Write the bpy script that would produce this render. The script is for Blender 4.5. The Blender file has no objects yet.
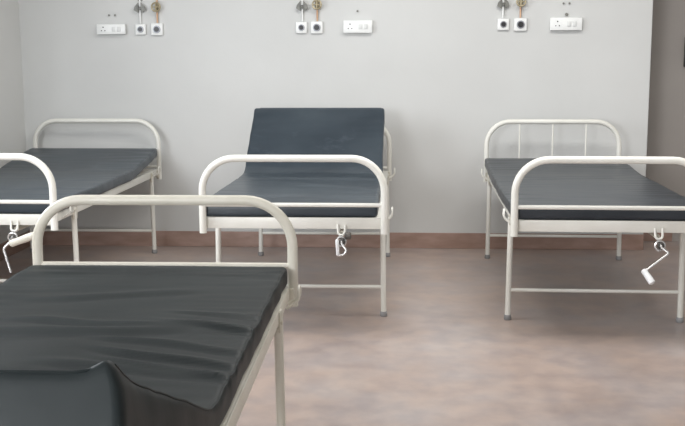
import bpy, bmesh, math, random
from mathutils import Vector, Matrix, noise
random.seed(4)
PI = math.pi
scene = bpy.context.scene
C = scene.collection

# ---------------------------------------------------------------- camera
cam_d = bpy.data.cameras.new('camera')
cam = bpy.data.objects.new('camera', cam_d)
C.objects.link(cam)
cam_d.sensor_width = 36.0
cam_d.lens = 1004.4 * 36 / 685
cam_d.clip_start = 0.05
cam.matrix_world = (Matrix.Translation((0, 0, 1.341)) @ Matrix.Rotation(0.0643, 4, 'Z')
                    @ Matrix.Rotation(PI / 2 - 0.1529, 4, 'X') @ Matrix.Rotation(-0.0039, 4, 'Z'))
scene.camera = cam

# ---------------------------------------------------------------- light
world = bpy.data.worlds.new('world'); scene.world = world
world.use_nodes = True
wb = world.node_tree.nodes['Background']
wb.inputs[0].default_value = (0.90, 0.95, 1.0, 1)
wb.inputs[1].default_value = 0.5

def area(name, loc, target, sx, sy, power, col, spread=PI):
    d = bpy.data.lights.new(name, 'AREA'); d.shape = 'RECTANGLE'
    d.size = sx; d.size_y = sy; d.energy = power; d.color = col; d.spread = spread
    o = bpy.data.objects.new(name, d); C.objects.link(o)
    o.location = loc
    o.rotation_euler = (Vector(target) - Vector(loc)).to_track_quat('-Z', 'Y').to_euler()
    return o
# daylight through the windows of the left wall, plus a fill behind the camera
area('daylight_far_left_window', (-2.72, 4.2, 1.75), (1.6, 5.0, 0.9), 1.7, 1.3, 36, (0.90, 0.95, 1.0))
area('daylight_near_left_window', (-2.72, -1.3, 1.6), (1.6, 6.0, 1.0), 2.2, 1.6, 150, (0.96, 0.975, 1.0))
area('fill_front_right', (2.6, -2.9, 1.9), (-1.0, 6.0, 1.0), 2.6, 1.3, 22, (0.96, 0.98, 1.0))  # unseen fill light, added to brighten the left wall
area('ceiling_lamp', (0.5, 4.9, 2.97), (0.5, 4.9, 0), 2.6, 0.9, 46, (1.0, 0.985, 0.95))

scene.view_settings.view_transform = 'Standard'
scene.view_settings.look = 'None'
scene.view_settings.gamma = 1.0
scene.view_settings.use_curve_mapping = False
scene.view_settings.exposure = 0.65

# ---------------------------------------------------------------- materials
def new_mat(name, col, rough=0.5, metal=0.0, spec=0.5):
    m = bpy.data.materials.new(name); m.use_nodes = True
    b = m.node_tree.nodes['Principled BSDF']
    b.inputs['Base Color'].default_value = (*col, 1)
    b.inputs['Roughness'].default_value = rough
    b.inputs['Metallic'].default_value = metal
    b.inputs['Specular IOR Level'].default_value = spec
    return m, m.node_tree, b

def mottled(name, c1, c2, scale, rough=0.5, metal=0.0, spec=0.5, detail=4, lo=0.35, hi=0.65, bump=0.0, bscale=40, rvar=0.0, stretch=(1, 1, 1)):
    m, nt, b = new_mat(name, c1, rough, metal, spec)
    N = nt.nodes; L = nt.links
    tc = N.new('ShaderNodeTexCoord'); mp = N.new('ShaderNodeMapping'); mp.inputs['Scale'].default_value = stretch
    nz = N.new('ShaderNodeTexNoise'); nz.inputs['Scale'].default_value = scale; nz.inputs['Detail'].default_value = detail
    rp = N.new('ShaderNodeValToRGB')
    rp.color_ramp.elements[0].position = lo; rp.color_ramp.elements[0].color = (*c1, 1)
    rp.color_ramp.elements[1].position = hi; rp.color_ramp.elements[1].color = (*c2, 1)
    L.new(tc.outputs['Object'], mp.inputs[0]); L.new(mp.outputs[0], nz.inputs['Vector'])
    L.new(nz.outputs['Fac'], rp.inputs[0]); L.new(rp.outputs[0], b.inputs['Base Color'])
    if rvar:
        mr = N.new('ShaderNodeMapRange'); mr.inputs['To Min'].default_value = rough - rvar; mr.inputs['To Max'].default_value = rough + rvar
        L.new(nz.outputs['Fac'], mr.inputs['Value']); L.new(mr.outputs[0], b.inputs['Roughness'])
    if bump:
        n2 = N.new('ShaderNodeTexNoise'); n2.inputs['Scale'].default_value = bscale; n2.inputs['Detail'].default_value = 3
        bp = N.new('ShaderNodeBump'); bp.inputs['Strength'].default_value = bump; bp.inputs['Distance'].default_value = 0.01
        L.new(mp.outputs[0], n2.inputs['Vector']); L.new(n2.outputs['Fac'], bp.inputs['Height']); L.new(bp.outputs[0], b.inputs['Normal'])
    return m

M = {}
M['wall'] = mottled('wall_paint', (0.585, 0.59, 0.58), (0.625, 0.63, 0.62), 1.1, 0.75, spec=0.25, bump=0.05, bscale=30)
M['wall_side'] = mottled('lightened_side_wall', (0.70, 0.70, 0.685), (0.74, 0.74, 0.725), 1.1, 0.75, spec=0.25)  # lighter than the back wall, making up for light the left wall lacks
M['corridor'] = mottled('grey_recess_wall', (0.33, 0.305, 0.285), (0.36, 0.335, 0.312), 1.6, 0.75, spec=0.25)  # darker, greyer tone than the back wall
M['ceiling'] = mottled('ceiling_paint', (0.76, 0.76, 0.74), (0.80, 0.80, 0.78), 1.0, 0.8, spec=0.2)
M['skirting'] = mottled('brown_skirting_stone', (0.30, 0.195, 0.155), (0.38, 0.255, 0.21), 7, 0.4, stretch=(1, 1, 3))
M['paint'] = mottled('cream_enamel', (0.74, 0.73, 0.67), (0.79, 0.78, 0.73), 6, 0.35, bump=0.03, bscale=60)
M['paint_dull'] = mottled('worn_cream_enamel', (0.55, 0.52, 0.43), (0.65, 0.62, 0.54), 9, 0.45)
M['paint_deep'] = mottled('deep_cream_enamel', (0.60, 0.575, 0.49), (0.67, 0.645, 0.57), 6, 0.4, bump=0.03, bscale=60)  # darker, warmer cream than the main enamel
M['steel'] = mottled('galvanised_deck', (0.42, 0.42, 0.40), (0.52, 0.52, 0.50), 12, 0.5, metal=0.3)
M['rubber'] = mottled('grey_rubber', (0.24, 0.24, 0.24), (0.32, 0.32, 0.32), 30, 0.7)
M['chrome'] = mottled('dull_chrome', (0.62, 0.62, 0.62), (0.72, 0.72, 0.72), 20, 0.25, metal=0.9)
M['dark_metal'] = mottled('oily_dark_metal', (0.05, 0.05, 0.05), (0.12, 0.11, 0.10), 20, 0.45, metal=0.5)
M['grip'] = mottled('white_plastic_grip', (0.80, 0.81, 0.82), (0.86, 0.87, 0.88), 20, 0.35)
M['plastic'] = mottled('white_plastic', (0.80, 0.81, 0.80), (0.84, 0.85, 0.84), 8, 0.3)
M['switch'] = mottled('grey_white_plastic', (0.66, 0.67, 0.66), (0.70, 0.71, 0.70), 8, 0.35)
M['black'] = mottled('black_plastic', (0.012, 0.012, 0.014), (0.02, 0.02, 0.022), 20, 0.4)
M['ring'] = mottled('grey_ring', (0.26, 0.27, 0.30), (0.34, 0.35, 0.38), 20, 0.35, metal=0.4)
M['copper'] = mottled('copper_pipe', (0.55, 0.33, 0.20), (0.62, 0.42, 0.30), 12, 0.4, metal=0.5)
M['brass'] = mottled('aged_brass', (0.36, 0.30, 0.19), (0.46, 0.40, 0.27), 20, 0.4, metal=0.5)
M['valve'] = mottled('grey_valve_metal', (0.12, 0.12, 0.11), (0.22, 0.22, 0.20), 25, 0.5, metal=0.2)
M['door_dark'] = mottled('dark_panel', (0.03, 0.028, 0.026), (0.05, 0.045, 0.04), 5, 0.5)

def rexin(name, c1, c2, rough, rvar=0.06, spec=0.5, dust=0.0):
    m = mottled(name, c1, c2, 2.5, rough, spec=spec, detail=5, bump=0.10, bscale=9, rvar=rvar, stretch=(1, 1.6, 1))
    if dust:            # pale dusty scuff marks on the cover
        nt = m.node_tree; N = nt.nodes; L = nt.links; b = N['Principled BSDF']
        src = b.inputs['Base Color'].links[0].from_socket
        tc = N.new('ShaderNodeTexCoord'); mp = N.new('ShaderNodeMapping')
        mp.inputs['Scale'].default_value = (3.0, 5.5, 3.0); mp.inputs['Rotation'].default_value = (0, 0, 0.35); mp.inputs['Location'].default_value = (2.3, 0.4, 0)
        nz = N.new('ShaderNodeTexNoise'); nz.inputs['Scale'].default_value = 1.6; nz.inputs['Detail'].default_value = 5; nz.inputs['Roughness'].default_value = 0.65
        mr = N.new('ShaderNodeMapRange'); mr.inputs['From Min'].default_value = 0.58; mr.inputs['From Max'].default_value = 0.75; mr.inputs['To Max'].default_value = dust
        mx = N.new('ShaderNodeMix'); mx.data_type = 'RGBA'; mx.inputs['B'].default_value = (0.16, 0.19, 0.22, 1)
        L.new(tc.outputs['Object'], mp.inputs[0]); L.new(mp.outputs[0], nz.inputs['Vector']); L.new(nz.outputs['Fac'], mr.inputs['Value'])
        L.new(mr.outputs[0], mx.inputs['Factor']); L.new(src, mx.inputs['A']); L.new(mx.outputs['Result'], b.inputs['Base Color'])
    return m
M['rexin_blue'] = rexin('blue_black_rexin', (0.024, 0.035, 0.047), (0.042, 0.057, 0.071), 0.34, dust=0.28)
M['rexin_black'] = rexin('black_rexin', (0.009, 0.013, 0.014), (0.016, 0.021, 0.022), 0.48, spec=0.18)
M['rexin_grey'] = rexin('grey_black_rexin', (0.018, 0.024, 0.032), (0.034, 0.042, 0.052), 0.36, dust=0.12)

# floor: brown mottled polished stone, with a bluish sheen tinted in
def floor_mat():
    m, nt, b = new_mat('brown_mottled_floor', (0.3, 0.24, 0.21), 0.35)
    N = nt.nodes; L = nt.links
    tc = N.new('ShaderNodeTexCoord')
    n1 = N.new('ShaderNodeTexNoise'); n1.inputs['Scale'].default_value = 1.7; n1.inputs['Detail'].default_value = 6; n1.inputs['Roughness'].default_value = 0.6
    n2 = N.new('ShaderNodeTexNoise'); n2.inputs['Scale'].default_value = 9; n2.inputs['Detail'].default_value = 4
    r1 = N.new('ShaderNodeValToRGB')
    e = r1.color_ramp.elements
    e[0].position = 0.34; e[0].color = (0.385, 0.31, 0.272, 1)
    e[1].position = 0.68; e[1].color = (0.48, 0.41, 0.37, 1)
    x = e.new(0.5); x.color = (0.435, 0.358, 0.32, 1)
    r2 = N.new('ShaderNodeValToRGB')
    r2.color_ramp.elements[0].position = 0.35; r2.color_ramp.elements[0].color = (0.84, 0.84, 0.86, 1)
    r2.color_ramp.elements[1].position = 0.62; r2.color_ramp.elements[1].color = (1.0, 0.99, 0.97, 1)
    mx = N.new('ShaderNodeMix'); mx.data_type = 'RGBA'; mx.blend_type = 'MULTIPLY'; mx.inputs['Factor'].default_value = 1.0
    L.new(tc.outputs['Object'], n1.inputs['Vector']); L.new(tc.outputs['Object'], n2.inputs['Vector'])
    L.new(n1.outputs['Fac'], r1.inputs[0]); L.new(n2.outputs['Fac'], r2.inputs[0])
    L.new(r1.outputs[0], mx.inputs['A']); L.new(r2.outputs[0], mx.inputs['B'])
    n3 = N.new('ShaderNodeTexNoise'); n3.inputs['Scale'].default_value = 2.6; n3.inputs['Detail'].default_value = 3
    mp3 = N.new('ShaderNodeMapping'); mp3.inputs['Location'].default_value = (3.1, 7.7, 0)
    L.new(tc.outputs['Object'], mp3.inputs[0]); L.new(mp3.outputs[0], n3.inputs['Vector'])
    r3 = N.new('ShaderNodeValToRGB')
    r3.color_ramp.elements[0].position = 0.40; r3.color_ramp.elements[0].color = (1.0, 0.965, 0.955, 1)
    r3.color_ramp.elements[1].position = 0.62; r3.color_ramp.elements[1].color = (0.925, 0.955, 1.01, 1)  # blue-grey blotches stand in for the floor's reflected sheen
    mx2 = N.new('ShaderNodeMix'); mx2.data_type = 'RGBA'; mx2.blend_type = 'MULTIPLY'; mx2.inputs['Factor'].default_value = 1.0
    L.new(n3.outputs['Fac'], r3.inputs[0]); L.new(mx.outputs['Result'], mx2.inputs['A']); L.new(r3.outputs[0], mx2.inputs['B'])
    L.new(mx2.outputs['Result'], b.inputs['Base Color'])
    mr = N.new('ShaderNodeMapRange'); mr.inputs['To Min'].default_value = 0.27; mr.inputs['To Max'].default_value = 0.46
    L.new(n2.outputs['Fac'], mr.inputs['Value']); L.new(mr.outputs[0], b.inputs['Roughness'])
    return m
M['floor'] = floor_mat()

# ---------------------------------------------------------------- helpers
def obj(name, bm, mat, parent=None, smooth=True):
    me = bpy.data.meshes.new(name); bm.normal_update(); bm.to_mesh(me); bm.free()
    if smooth:
        for p in me.polygons: p.use_smooth = True
        try: me.set_sharp_from_angle(angle=math.radians(40))
        except Exception: pass
    me.materials.append(mat)
    o = bpy.data.objects.new(name, me); C.objects.link(o)
    if parent: o.parent = parent
    return o

def tag(o, label, cat=None, group=None):
    o['label'] = label
    if cat: o['category'] = cat
    if group: o['group'] = group
    return o

def empty(name, loc, rz=0):
    o = bpy.data.objects.new(name, None); C.objects.link(o)
    o.location = loc; o.rotation_euler = (0, 0, rz); o.empty_display_size = 0.1
    return o

def box(bm, lo, hi, bev=0.0):
    c = [(a + b) / 2 for a, b in zip(lo, hi)]; s = [abs(b - a) for a, b in zip(lo, hi)]
    r = bmesh.ops.create_cube(bm, size=1)
    vs = r['verts']
    for v in vs: v.co = Vector((c[0] + v.co.x * s[0], c[1] + v.co.y * s[1], c[2] + v.co.z * s[2]))
    if bev:
        es = list({e for v in vs for e in v.link_edges})
        bmesh.ops.bevel(bm, geom=es, offset=bev, segments=2, profile=0.5, affect='EDGES')

def frames(pts):
    n = len(pts); tans = []
    for i in range(n):
        a = pts[max(0, i - 1)]; b = pts[min(n - 1, i + 1)]
        tans.append((b - a).normalized())
    t = tans[0]; up = Vector((0, 0, 1)) if abs(t.z) < 0.9 else Vector((1, 0, 0))
    nrm = t.cross(up).normalized(); out = []
    for t in tans:
        nrm = (nrm - t * nrm.dot(t)).normalized()
        out.append((nrm, t.cross(nrm)))
    return out

def tube(bm, pts, r, seg=12, cap=True, closed=False):
    pts = [Vector(p) for p in pts]
    rs = r if isinstance(r, (list, tuple)) else [r] * len(pts)
    if closed: fr = frames(pts + [pts[0], pts[1]])[1:-1]; fr = [fr[-1]] + fr[:-1]
    else: fr = frames(pts)
    rings = []
    for p, (a, b), rr in zip(pts, fr, rs):
        rings.append([bm.verts.new(p + a * math.cos(2 * PI * k / seg) * rr + b * math.sin(2 * PI * k / seg) * rr) for k in range(seg)])
    m = len(rings)
    for i in range(m if closed else m - 1):
        A = rings[i]; B = rings[(i + 1) % m]
        for k in range(seg): bm.faces.new((A[k], A[(k + 1) % seg], B[(k + 1) % seg], B[k]))
    if cap and not closed:
        bm.faces.new(list(reversed(rings[0]))); bm.faces.new(rings[-1])

def arc_path(pts, rad, n=7):
    """polyline with its inner corners rounded"""
    pts = [Vector(p) for p in pts]; out = [pts[0]]
    for i in range(1, len(pts) - 1):
        p = pts[i]; a = (pts[i - 1] - p); b = (pts[i + 1] - p)
        r = min(rad, a.length * 0.49 if i > 1 else a.length * 0.95, b.length * 0.49 if i < len(pts) - 2 else b.length * 0.95)
        a.normalize(); b.normalize()
        ang = a.angle(b); half = ang / 2
        tl = r; R = tl * math.tan(half); c = p + (a + b).normalized() * (R / math.sin(half))
        s = p + a * tl; e = p + b * tl
        v0 = s - c; v1 = e - c
        tot = v0.angle(v1); ax = v0.cross(v1).normalized()
        for k in range(n + 1):
            out.append(c + Matrix.Rotation(tot * k / n, 3, ax) @ v0)
    out.append(pts[-1]); return out

def disc(bm, c, r, h, axis='Y', seg=24, bev=0.0):
    """short cylinder centred at c along the axis, with soft rims"""
    c = Vector(c); ax = {'X': Vector((1, 0, 0)), 'Y': Vector((0, 1, 0)), 'Z': Vector((0, 0, 1))}[axis]
    if bev: tube(bm, [c - ax * h / 2, c - ax * (h / 2 - bev), c + ax * (h / 2 - bev), c + ax * h / 2], [r - bev, r, r, r - bev], seg)
    else: tube(bm, [c - ax * h / 2, c + ax * h / 2], r, seg)

def B(): return bmesh.new()

# ---------------------------------------------------------------- the room
WY = 7.071          # face of the back wall
LX = -2.74          # face of the left wall
RX = 1.663          # where the back wall ends
CY = 7.42           # face of the grey wall further back
HC = 3.0
def struct(name, bm, m):
    o = obj(name, bm, m, smooth=False); o['kind'] = 'structure'; return o
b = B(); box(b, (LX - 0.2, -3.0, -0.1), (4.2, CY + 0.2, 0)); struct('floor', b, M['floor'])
b = B(); box(b, (LX - 0.2, WY, 0), (RX, WY + 0.14, HC), 0.006); struct('wall_back', b, M['wall'])
b = B(); box(b, (RX - 0.6, CY, 0), (4.2, CY + 0.2, HC)); struct('wall_recess', b, M['corridor'])
b = B()
for y0, y1, z0, z1 in ((-3.0, -2.4, 0, HC), (-0.2, 3.3, 0, HC), (5.1, WY, 0, HC),
                       (-2.4, -0.2, 0, 0.8), (-2.4, -0.2, 2.45, HC), (3.3, 5.1, 0, 1.1), (3.3, 5.1, 2.45, HC)):
    lo, hi = (LX - 0.2, y0, z0), (LX, y1, z1)
    box(b, lo, hi)
struct('wall_left', b, M['wall_side'])
b = B(); box(b, (4.2, -3.0, 0), (4.4, CY + 0.2, HC)); struct('wall_right', b, M['wall'])
b = B(); box(b, (LX - 0.2, -3.2, 0), (4.4, -3.0, HC)); struct('wall_front', b, M['wall'])
b = B(); box(b, (LX - 0.2, -3.0, HC), (4.2, CY + 0.2, HC + 0.1)); struct('ceiling', b, M['ceiling'])
b = B(); box(b, (LX, WY - 0.014, 0), (RX, WY, 0.111), 0.003); struct('baseboard_back', b, M['skirting'])
b = B(); box(b, (RX, CY - 0.014, 0), (1.95, CY, 0.13), 0.003); struct('baseboard_recess', b, M['skirting'])
b = B(); box(b, (LX, 2.7, 0), (LX + 0.014, WY - 0.014, 0.111), 0.003); struct('baseboard_left', b, M['skirting'])

# ---------------------------------------------------------------- bed
BW = 0.4435      # bow half width, tube centre
LEN = 2.112
IN1 = 0.333; IN2 = 0.169
LW = 0.436       # leg half spacing
RAIL_LO, RAIL_HI = 0.517, 0.573
HINGE = 1.45

def bow(zt, lo, y, r=0.0175, rad=0.16):
    return arc_path([(-BW, y, lo), (-BW, y, zt), (BW, y, zt), (BW, y, lo)], rad, 10)

def make_bed(loc, rz, label, raise_deg=0, rods=0, crank='hang', head=True, paint='paint'):
    t = empty('hospital_bed', loc, rz); tag(t, label, 'bed', 'steel hospital beds')
    P = M[paint]
    # frame: angle iron side rails and plate end rails
    b = B()
    for s in (-1, 1):
        box(b, (s * 0.432 - 0.0025, 0.018, 0.528), (s * 0.432 + 0.0025, LEN - 0.018, RAIL_HI), 0.0012)
        x0, x1 = sorted((s * 0.4295, s * 0.395))
        box(b, (x0, 0.018, RAIL_HI - 0.005), (x1, LEN - 0.018, RAIL_HI), 0.0012)
    for y in (0.018, LEN - 0.024):
        box(b, (-0.434, y, RAIL_LO), (0.434, y + 0.006, RAIL_HI), 0.002)
    for y in (IN1, 0.75, HINGE - 0.03, LEN - IN2):
        box(b, (-0.4295, y - 0.016, 0.535), (0.4295, y + 0.016, 0.555), 0.002)
    obj('frame', b, P, t)
    # deck: foot section and backrest section
    b = B(); box(b, (-0.393, 0.03, 0.556), (0.393, HINGE - 0.012, 0.571), 0.002)
    obj('deck_panel', b, M['steel'], t)
    b = B(); box(b, (-0.375, 0.006, -0.015), (0.375, 0.565, 0.0), 0.002)
    for s in (-1, 1):
        box(b, (s * 0.367 - 0.008, 0.0, -0.034), (s * 0.367 + 0.008, 0.57, -0.012), 0.002)
    box(b, (-0.375, 0.545, -0.034), (0.375, 0.57, -0.012), 0.002)
    bmesh.ops.rotate(b, verts=b.verts, cent=(0, 0, 0), matrix=Matrix.Rotation(math.radians(raise_deg), 3, 'X'))
    bmesh.ops.translate(b, verts=b.verts, vec=(0, HINGE, 0.571 if raise_deg < 10 else 0.561))
    bo = obj('backrest_panel', b, M['paint_dull'], t)
    if raise_deg > 10:
        a = math.radians(raise_deg)
        for s in (-1, 1):
            b = B(); yy = HINGE + 0.42 * math.cos(a); zz = 0.555 + 0.42 * math.sin(a) - 0.02
            tube(b, [(s * 0.36, yy, zz), (s * 0.36, HINGE + 0.12, 0.53)], 0.009, 8)
            obj('support_strut', b, P, t)
    # foot bow, hangs outside the end rail
    b = B(); tube(b, bow(0.864, 0.497, 0), 0.0178, 16)
    fb = obj('foot_bow', b, P, t)
    b = B(); tube(b, [(-BW + 0.012, 0, 0.6377), (BW - 0.012, 0, 0.6377)], 0.0105, 12)
    obj('crossbar', b, P, fb)
    # head bow
    if head:
        b = B(); tube(b, bow(0.912, 0.50, LEN), 0.0165, 16, True)
        hb = obj('head_bow', b, P, t)
        b = B(); tube(b, [(-BW + 0.012, LEN, 0.59), (BW - 0.012, LEN, 0.59)], 0.0105, 12)
        obj('crossbar', b, P, hb)
        for k in range(rods):
            x = -BW + 2 * BW * (k + 1) / (rods + 1)
            b = B(); tube(b, [(x, LEN, 0.595), (x, LEN, 0.90)], 0.0058, 8); obj('rod', b, P, hb)
    # bow sockets at the corners
    for s in (-1, 1):
        for y in (0.021, LEN - 0.021):
            b = B(); sy = -1 if y < 1 else 1
            box(b, (s * 0.440 - 0.010, y - 0.017, 0.512), (s * 0.440 + 0.010, y + 0.017, 0.566), 0.003)
            obj('corner_bracket', b, M['paint_dull'], t)
    # legs with stretchers
    for y in (IN1, LEN - IN2):
        for s in (-1, 1):
            b = B()
            tube(b, [(s * LW * 0.985, y, 0.566), (s * LW, y, 0.02)], 0.0145, 14)
            lg = obj('leg', b, P, t)
            b = B(); tube(b, [(s * LW, y, 0.0), (s * LW, y, 0.004), (s * LW, y, 0.022), (s * LW, y, 0.027)], [0.0165, 0.0195, 0.0185, 0.0165], 14)
            obj('rubber_foot', b, M['rubber'], lg)
            b = B(); box(b, (s * 0.4345, y - 0.030, 0.500), (s * 0.4395, y + 0.030, 0.566), 0.002)
            box(b, (s * 0.425, y - 0.030, 0.512), (s * 0.4395, y + 0.030, 0.518), 0.001)
            disc(b, (s * 0.441, y - 0.012, 0.548), 0.007, 0.006, 'X', 10, 0.001); disc(b, (s * 0.441, y + 0.012, 0.530), 0.007, 0.006, 'X', 10, 0.001)
            obj('leg_bracket', b, M['paint_dull'], t)
        b = B(); tube(b, [(-LW, y, 0.158), (LW, y, 0.158)], 0.0095, 12); obj('stretcher', b, P, t)
    # hooks on the side rails that keep the mattress in place
    for s in (-1, 1):
        for y in (0.16, LEN - 0.14):
            b = B()
            pts = arc_path([(s * 0.440, y - 0.03, 0.535), (s * 0.482, y - 0.028, 0.562), (s * 0.480, y - 0.022, 0.602), (s * 0.480, y + 0.022, 0.602),
                            (s * 0.482, y + 0.028, 0.562), (s * 0.440, y + 0.03, 0.535)], 0.018, 5)
            tube(b, pts, 0.0048, 8); obj('mattress_hook', b, P, t)
    # crank: screw tube below the deck, bracket, joint, arm and grip
    cx = 0.235
    b = B()
    tube(b, [(cx, 0.03, 0.495), (cx, 0.62, 0.495), (cx, 0.62, 0.495)], 0.013, 12)
    tube(b, [(cx, 0.62, 0.495), (cx, 1.10, 0.500)], 0.008, 10)
    box(b, (cx - 0.02, 1.08, 0.485), (cx + 0.02, 1.13, 0.535), 0.003)
    ck = obj('crank_screw', b, M['paint_dull'], t)
    b = B()
    tube(b, arc_path([(cx - 0.018, 0.012, 0.54), (cx - 0.016, 0.0, 0.49), (cx + 0.016, 0.0, 0.49), (cx + 0.018, 0.012, 0.54)], 0.016, 5), 0.006, 8)
    obj('hanger', b, P, ck)
    b = B()
    ring = [(cx + 0.022 * math.cos(a), -0.022, 0.462 + 0.022 * math.sin(a)) for a in [2 * PI * k / 18 for k in range(18)]]
    tube(b, ring, 0.006, 8, closed=True)
    tube(b, [(cx, 0.05, 0.492), (cx, -0.01, 0.482)], 0.009, 10)
    tube(b, [(cx, -0.01, 0.478), (cx + 0.004, -0.04, 0.458)], 0.007, 10)
    obj('joint', b, M['chrome'], ck)
    b = B(); disc(b, (cx + 0.004, -0.026, 0.462), 0.016, 0.016, 'Y', 14, 0.003)
    if crank == 'hang': disc(b, (cx + 0.034, -0.03, 0.492), 0.018, 0.03, 'X', 12, 0.004)
    obj('joint_pin', b, M['dark_metal'], ck)
    if crank == 'out':
        arm = [(cx + 0.002, -0.036, 0.458), (cx + 0.038, -0.05, 0.432), (cx - 0.075, -0.07, 0.348)]
        grip = [(cx - 0.082, -0.07, 0.356), (cx - 0.046, -0.115, 0.300)]
    elif crank == 'up':
        arm = [(cx + 0.002, -0.036, 0.450), (cx - 0.040, -0.05, 0.410), (cx - 0.004, -0.06, 0.29)]
        grip = [(cx + 0.002, -0.062, 0.435), (cx + 0.135, -0.075, 0.484)]
    else:
        arm = [(cx + 0.002, -0.036, 0.458), (cx + 0.028, -0.05, 0.420), (cx + 0.014, -0.05, 0.402), (cx - 0.014, -0.05, 0.398)]
        grip = [(cx - 0.014, -0.05, 0.398), (cx - 0.018, -0.052, 0.478)]
    b = B(); tube(b, arc_path(arm, 0.012, 4), 0.0065, 10); obj('crank_arm', b, M['chrome'], ck)
    g0, g1 = Vector(grip[0]), Vector(grip[1]); rr = {'out': 0.016, 'up': 0.020, 'hang': 0.009}[crank]
    b = B(); tube(b, [g0, g0.lerp(g1, 0.06), g0.lerp(g1, 0.3), g0.lerp(g1, 0.7), g0.lerp(g1, 0.94), g1], [rr * 0.6, rr * 0.95, rr * 0.9, rr, rr * 0.95, rr * 0.55], 14)
    g = obj('crank_grip', b, M['paint_deep'] if crank == 'up' else M['grip'], ck)
    return t

# ---------------------------------------------------------------- mattress
def sstep(a, b_, x):
    t = max(0, min(1, (x - a) / (b_ - a))); return t * t * (3 - 2 * t)

def make_mattress(loc, rz, label, mat, raise_deg=0, th=0.062, half=0.452, y0=0.022, y1=2.072, seed=0, folds=(), wr=1.0, z0=0.5735, xo=0.0, extra=None):
    """folds: (y, x0, x1, slope, depth, width) creases lying across"""
    t = empty('mattress', loc, rz); tag(t, label, 'mattress', 'black mattresses on the beds')
    ang = math.radians(raise_deg); r = 0.017
    nx, ny, nz = 72, 170, 7
    def deform(p):
        x, y, z = p                                  # z from 0..th
        top = z / th
        n1 = noise.noise(Vector((x * 1.6, y * 1.3, seed * 7.1)))
        n2 = noise.noise(Vector((x * 5.5, y * 4.5, seed * 3.3 + 9)))
        n3 = noise.noise(Vector((x * 3.5, y * 22, seed * 5.7)))
        edge = sstep(0.10, 0.43, abs(x))
        dz = (n1 * 0.007 + n2 * 0.0028 + n3 * 0.0020 * (0.3 + edge)) * wr
        for (fy, xa, xb, sl, dep, w) in folds:
            yy = fy + sl * x + 0.03 * noise.noise(Vector((x * 3, fy * 9, seed)))
            m = sstep(xa - 0.08, xa + 0.08, x) * (1 - sstep(xb - 0.08, xb + 0.08, x))
            d = (y - yy) / w
            dz += m * dep * (math.exp(-d * d) - 0.7 * math.exp(-(d - 1.6) ** 2))
        x += 0.006 * noise.noise(Vector((y * 2.2, seed, 3))) * (1 if abs(x) > 0.3 else abs(x) / 0.3) + 0.003 * noise.noise(Vector((y * 9, z * 20, seed + 5))) * wr * edge
        yend = min(y - y0, y1 - y)
        z = z + dz * top * sstep(0.0, 0.10, yend + 0.02)
        z = max(z, 0.0005)
        if extra: x, y, z = extra(x, y, z, top)
        # bend at the hinge
        if ang:
            w = 0.10; s = y - HINGE
            if s > -w:
                if s < w:
                    k = (s + w) / (2 * w); a = ang * k
                    R = 2 * w / ang
                    yy = HINGE - w + R * math.sin(a); zz = R * (1 - math.cos(a))
                else:
                    a = ang; R = 2 * w / ang
                    yy = HINGE - w + R * math.sin(a) + (s - w) * math.cos(a); zz = R * (1 - math.cos(a)) + (s - w) * math.sin(a)
                y = yy - z * math.sin(a); z = zz + z * math.cos(a)
        return Vector((x + xo, y, z + z0))
    hx, hy, hz = half, (y1 - y0) / 2, th / 2; cy = (y0 + y1) / 2
    def rnd(p):
        q = Vector((max(-hx + r, min(hx - r, p.x)), max(-hy + r, min(hy - r, p.y)), max(-hz + r, min(hz - r, p.z))))
        d = p - q
        if d.length > 1e-9: d = d.normalized() * r
        return Vector((q.x + d.x, q.y + d.y + cy, q.z + d.z + hz))
    b = B(); cache = {}
    def vert(i, j, k):
        key = (i, j, k)
        if key not in cache:
            # denser rows near the edges
            def sp(t_, h_): 
                return math.sin((t_ * 2 - 1) * PI / 2 * 0.86) / math.sin(PI / 2 * 0.86) * h_
            p = Vector((sp(i / nx, hx), (j / ny * 2 - 1) * hy if 1 < j < ny - 1 else (-hy if j == 0 else hy if j == ny else (-hy + r * 0.6 if j == 1 else hy - r * 0.6)), (k / nz * 2 - 1) * hz))
            cache[key] = b.verts.new(deform(rnd(p)))
        return cache[key]
    for i in range(nx):
        for j in range(ny):
            b.faces.new((vert(i, j, nz), vert(i + 1, j, nz), vert(i + 1, j + 1, nz), vert(i, j + 1, nz)))
            b.faces.new((vert(i, j, 0), vert(i, j + 1, 0), vert(i + 1, j + 1, 0), vert(i + 1, j, 0)))
    for k in range(nz):
        for j in range(ny):
            b.faces.new((vert(0, j, k), vert(0, j, k + 1), vert(0, j + 1, k + 1), vert(0, j + 1, k)))
            b.faces.new((vert(nx, j, k), vert(nx, j + 1, k), vert(nx, j + 1, k + 1), vert(nx, j, k + 1)))
        for i in range(nx):
            b.faces.new((vert(i, 0, k), vert(i + 1, 0, k), vert(i + 1, 0, k + 1), vert(i, 0, k + 1)))
            b.faces.new((vert(i, ny, k), vert(i, ny, k + 1), vert(i + 1, ny, k + 1), vert(i + 1, ny, k)))
    c = obj('cover', b, mat, t)
    for p in c.data.polygons: p.use_smooth = True
    # welted seam round the top edge
    b = B(); pts = []
    e = r * 0.30
    X = hx - e; Y = hy - e; Z = th - e
    def run(ax, ay, bx, by, n):
        for q in range(n): 
            f = q / n; pts.append((ax + (bx - ax) * f, ay + (by - ay) * f))
    k = 0.02
    run(-X + k, -Y, X - k, -Y, 40); run(X, -Y + k, X, Y - k, 100); run(X - k, Y, -X + k, Y, 40); run(-X, Y - k, -X, -Y + k, 100)
    tube(b, [deform(Vector((px, py + cy, Z))) for px, py in pts], 0.0028, 6, closed=True)
    obj('piping', b, mat, t)
    return t

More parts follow.
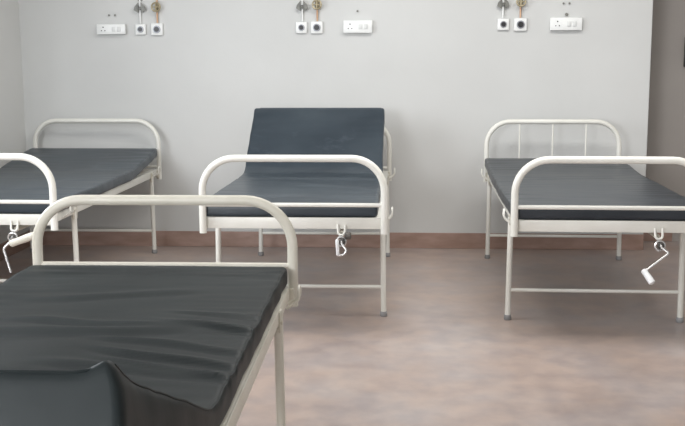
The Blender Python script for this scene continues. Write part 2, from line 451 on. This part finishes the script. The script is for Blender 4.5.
# middle bed, backrest raised
MID = ((-0.5504, 4.804, 0), 0.0059)
make_bed(*MID, 'middle cream steel hospital bed against the back wall with its backrest raised', raise_deg=39.5, crank='hang')
make_mattress(*MID, 'dusty blue-black mattress bent upright on the middle bed', M['rexin_blue'], raise_deg=39.5, seed=1, half=0.436, xo=-0.025,
              folds=((0.35, -0.4, 0.1, 0.3, 0.004, 0.02), (0.8, 0.0, 0.4, -0.3, 0.004, 0.02), (1.12, -0.4, 0.4, 0.05, 0.006, 0.03)))
# right bed
RGT = ((0.957, 4.7624, 0), -0.0134)
make_bed(*RGT, 'right-hand cream steel hospital bed with thin rods in its head bow', rods=3, raise_deg=3.2, crank='out')
make_mattress(*RGT, 'flat black mattress on the right-hand bed with the rodded head bow', M['rexin_grey'], seed=2, raise_deg=3.2, half=0.457,
              folds=((1.2, -0.3, 0.3, 0.2, 0.003, 0.03), (1.75, 0.0, 0.4, -0.1, 0.003, 0.02)))
# left bed
LFT = ((-2.200, 4.8559, 0), -0.0051)
make_bed(*LFT, 'far left cream steel hospital bed in the room corner, cut off by the left edge', crank='up', raise_deg=8.5)
make_mattress(*LFT, 'flat blue-black mattress on the far left bed in the room corner', M['rexin_blue'], seed=3, raise_deg=8.5,
              folds=((0.5, -0.4, 0.3, 0.2, 0.003, 0.02), (1.0, -0.1, 0.4, -0.2, 0.003, 0.02)))
# front bed, turned round: its foot bow points at the back wall
FRT = ((-0.8319, 3.3532, 0), PI + 0.0158)
def pinch(x, y, z, top):
    # the loose cover hangs over the rim of the raised head end and is drawn in at one corner
    k = sstep(HINGE, 1.9, y)
    if top < 0.5 and (abs(x) > 0.425 or y > 2.05): z -= 0.075 * k * (1 - top * 2)
    k2 = sstep(HINGE + 0.05, 2.07, y)
    if x < 0: x += 0.052 * k2 * (-x / 0.45) * (0.35 + 0.65 * top)
    z += 0.016 * math.exp(-((x + 0.387) / 0.022) ** 2 - ((y - 2.06) / 0.05) ** 2) * top
    return x, y, z
make_bed(*FRT, 'nearest cream steel hospital bed at lower left with its bow towards the back wall', raise_deg=25, crank='hang', head=False, paint='paint_deep')
make_mattress(*FRT, 'wrinkled black mattress on the nearest bed with a raised head end', M['rexin_black'], raise_deg=25, seed=4, wr=1.25, th=0.069, half=0.445, xo=0.018,
              folds=((0.78, -0.46, 0.2, -0.12, 0.006, 0.022), (0.90, -0.46, -0.05, -0.3, 0.006, 0.018), (0.98, -0.46, -0.08, -0.38, 0.007, 0.016),
                     (1.04, -0.46, -0.12, -0.42, 0.006, 0.014), (0.70, -0.46, -0.15, -0.3, 0.005, 0.016), (0.62, -0.46, -0.2, -0.25, 0.004, 0.014),
                     (0.86, -0.3, 0.45, 0.05, 0.007, 0.03), (1.12, -0.46, 0.0, -0.25, 0.006, 0.02), (0.45, -0.2, 0.3, 0.2, 0.004, 0.03)), extra=pinch)

# ---------------------------------------------------------------- on the wall
def wall_thing(name, x, z, label, cat, group=None, y=WY):
    t = empty(name, (x, y, z)); return tag(t, label, cat, group)

def switch_board(x, z, w, h, label):
    t = wall_thing('switch_board', x, z, label, 'switch board', 'white switch boards on the back wall')
    b = B(); box(b, (-w / 2 + 0.004, -0.028, -h / 2 + 0.004), (w / 2 - 0.004, 0, h / 2 - 0.004), 0.003); obj('back_box', b, M['switch'], t)
    b = B(); box(b, (-w / 2, -0.036, -h / 2), (w / 2, -0.026, h / 2), 0.004); obj('face_plate', b, M['plastic'], t)
    for dx, dz, r in ((0, h * 0.20, 0.0045), (-0.012, -h * 0.14, 0.0038), (0.012, -h * 0.14, 0.0038)):
        b = B(); disc(b, (-w * 0.27 + dx, -0.0365, dz), r, 0.003, 'Y', 12); obj('socket_hole', b, M['black'], t)
    for dx in (0.09, 0.27):
        b = B(); box(b, (w * dx - 0.013, -0.041, -0.017), (w * dx + 0.013, -0.034, 0.017), 0.003); obj('switch', b, M['switch'], t)
    return t

def gas_outlet(x, z, s, label, r=0.022):
    t = wall_thing('gas_outlet', x, z, label, 'gas outlet', 'square gas outlets on the back wall')
    b = B(); box(b, (-s / 2, -0.022, -s / 2), (s / 2, 0, s / 2), 0.006); obj('plate', b, M['plastic'], t)
    b = B(); disc(b, (0, -0.025, 0), r, 0.012, 'Y', 24, 0.003); obj('collar', b, M['ring'], t)
    b = B(); disc(b, (0, -0.031, 0), r * 0.72, 0.006, 'Y', 20, 0.001); obj('port', b, M['black'], t)
    return t

def grey_valve(x, z0, zv, label):
    t = wall_thing('gas_pipe', x, z0, label, 'pipe', 'gas pipes coming down the back wall')
    b = B(); tube(b, [(0, -0.014, 0.002), (0, -0.014, 0.9)], 0.0062, 10); obj('pipe', b, M['plastic'], t)
    b = B(); d = zv - z0
    for s in (-1, 1):      # butterfly handle wings
        vs = [(s * 0.010, d - 0.030), (s * 0.042, d - 0.012), (s * 0.036, d + 0.012), (s * 0.010, d + 0.040)]
        if s < 0: vs = vs[::-1]
        f = [b.verts.new((px, -0.030, pz)) for px, pz in vs]; k = [b.verts.new((px, -0.020, pz)) for px, pz in vs]
        b.faces.new(f[::-1]); b.faces.new(k)
        for i in range(4): b.faces.new((f[i], f[(i + 1) % 4], k[(i + 1) % 4], k[i]))
    bmesh.ops.recalc_face_normals(b, faces=b.faces)
    disc(b, (0, -0.020, d), 0.012, 0.020, 'Y', 14, 0.003)
    obj('valve_handle', b, M['valve'], t, smooth=False)
    b = B(); box(b, (-0.016, -0.010, d + 0.055), (0.016, 0, d + 0.072), 0.002); obj('pipe_clip', b, M['valve'], t)
    return t

def copper_valve(x, z0, zv, label):
    t = wall_thing('gas_pipe', x, z0, label, 'pipe', 'gas pipes coming down the back wall')
    b = B(); tube(b, [(0, -0.014, 0.002), (0, -0.014, 0.9)], 0.0062, 10); obj('pipe', b, M['copper'], t)
    d = zv - z0
    b = B(); tube(b, [(0, -0.014, d - 0.034), (0, -0.014, d - 0.022), (0, -0.014, d + 0.022), (0, -0.014, d + 0.034)], [0.009, 0.015, 0.015, 0.009], 12)
    tube(b, [(0, -0.014, d), (0, -0.045, d)], 0.007, 10)
    obj('valve_body', b, M['brass'], t)
    b = B(); ring = [(0.030 * math.cos(a), -0.045, d + 0.030 * math.sin(a)) for a in [2 * PI * k / 20 for k in range(20)]]
    tube(b, ring, 0.0055, 8, closed=True)
    tube(b, [(-0.028, -0.045, d), (0.028, -0.045, d)], 0.0045, 8); tube(b, [(0, -0.045, d - 0.028), (0, -0.045, d + 0.028)], 0.0045, 8)
    obj('hand_wheel', b, M['brass'], t)
    return t

def screw(x, z, label, r=0.007):
    t = B(); disc(t, (0, -0.004, 0), r * 0.6, 0.008, 'Y', 10); disc(t, (0, -0.010, 0), r, 0.005, 'Y', 12, 0.0015)
    o = obj('wall_screw', t, M['valve']); o.location = (x, WY, z)
    return tag(o, label, 'screw', 'screws in the back wall')

# left station
switch_board(-2.074, 1.548, 0.205, 0.070, 'white switch board furthest left on the back wall')
gas_outlet(-1.868, 1.546, 0.074, 'leftmost square gas outlet, beside the furthest left switch board')
gas_outlet(-1.752, 1.546, 0.084, 'square gas outlet under the copper pipe, above the far left bed', 0.026)
grey_valve(-1.868, 1.583, 1.690, 'white pipe with a grey winged valve above the leftmost outlet')
copper_valve(-1.748, 1.588, 1.698, 'orange copper pipe with a brass valve, the one furthest left')
screw(-2.093, 1.645, 'left screw of the pair over the furthest left switch board'); screw(-2.050, 1.645, 'right screw of the pair over the furthest left switch board')
# middle station
gas_outlet(-0.735, 1.552, 0.078, 'left square gas outlet of the pair above the raised backrest')
gas_outlet(-0.628, 1.552, 0.082, 'right square gas outlet of the pair above the raised backrest', 0.026)
grey_valve(-0.728, 1.591, 1.694, 'white pipe with dark winged valve above the middle bed')
copper_valve(-0.624, 1.593, 1.706, 'copper pipe with brownish valve wheel above the middle bed')
switch_board(-0.342, 1.556, 0.200, 0.085, 'white switch board in the middle, up and right of the raised backrest')
screw(-0.346, 1.662, 'small screw above the middle switch board')
# right station
gas_outlet(0.655, 1.566, 0.078, 'left square gas outlet of the pair above the right-hand bed')
gas_outlet(0.772, 1.564, 0.086, 'right square gas outlet of the pair above the right-hand bed', 0.027)
grey_valve(0.652, 1.605, 1.700, 'white pipe with a grey winged valve above the right-hand bed')
copper_valve(0.770, 1.607, 1.716, 'beige-brown copper pipe with valve wheel above the right-hand bed')
switch_board(1.078, 1.566, 0.215, 0.085, 'white switch board furthest right, near the end of the wall')
screw(1.082, 1.630, 'single screw just on top of the furthest right switch board', 0.011)
screw(1.060, 1.705, 'upper left screw above the furthest right switch board'); screw(1.100, 1.705, 'upper right screw above the furthest right switch board')

# dark framed board on the grey wall, only its edge in the picture
t = wall_thing('notice_board', 2.285, 1.375, 'dark board edge on the grey wall at the right border of the picture', 'board', y=CY)
b = B(); box(b, (-0.31, -0.03, -0.105), (0.31, 0, 0.105), 0.004); obj('board_frame', b, M['door_dark'], t)
b = B(); box(b, (-0.28, -0.034, -0.08), (0.28, -0.028, 0.08), 0.002); obj('board_panel', b, M['black'], t)
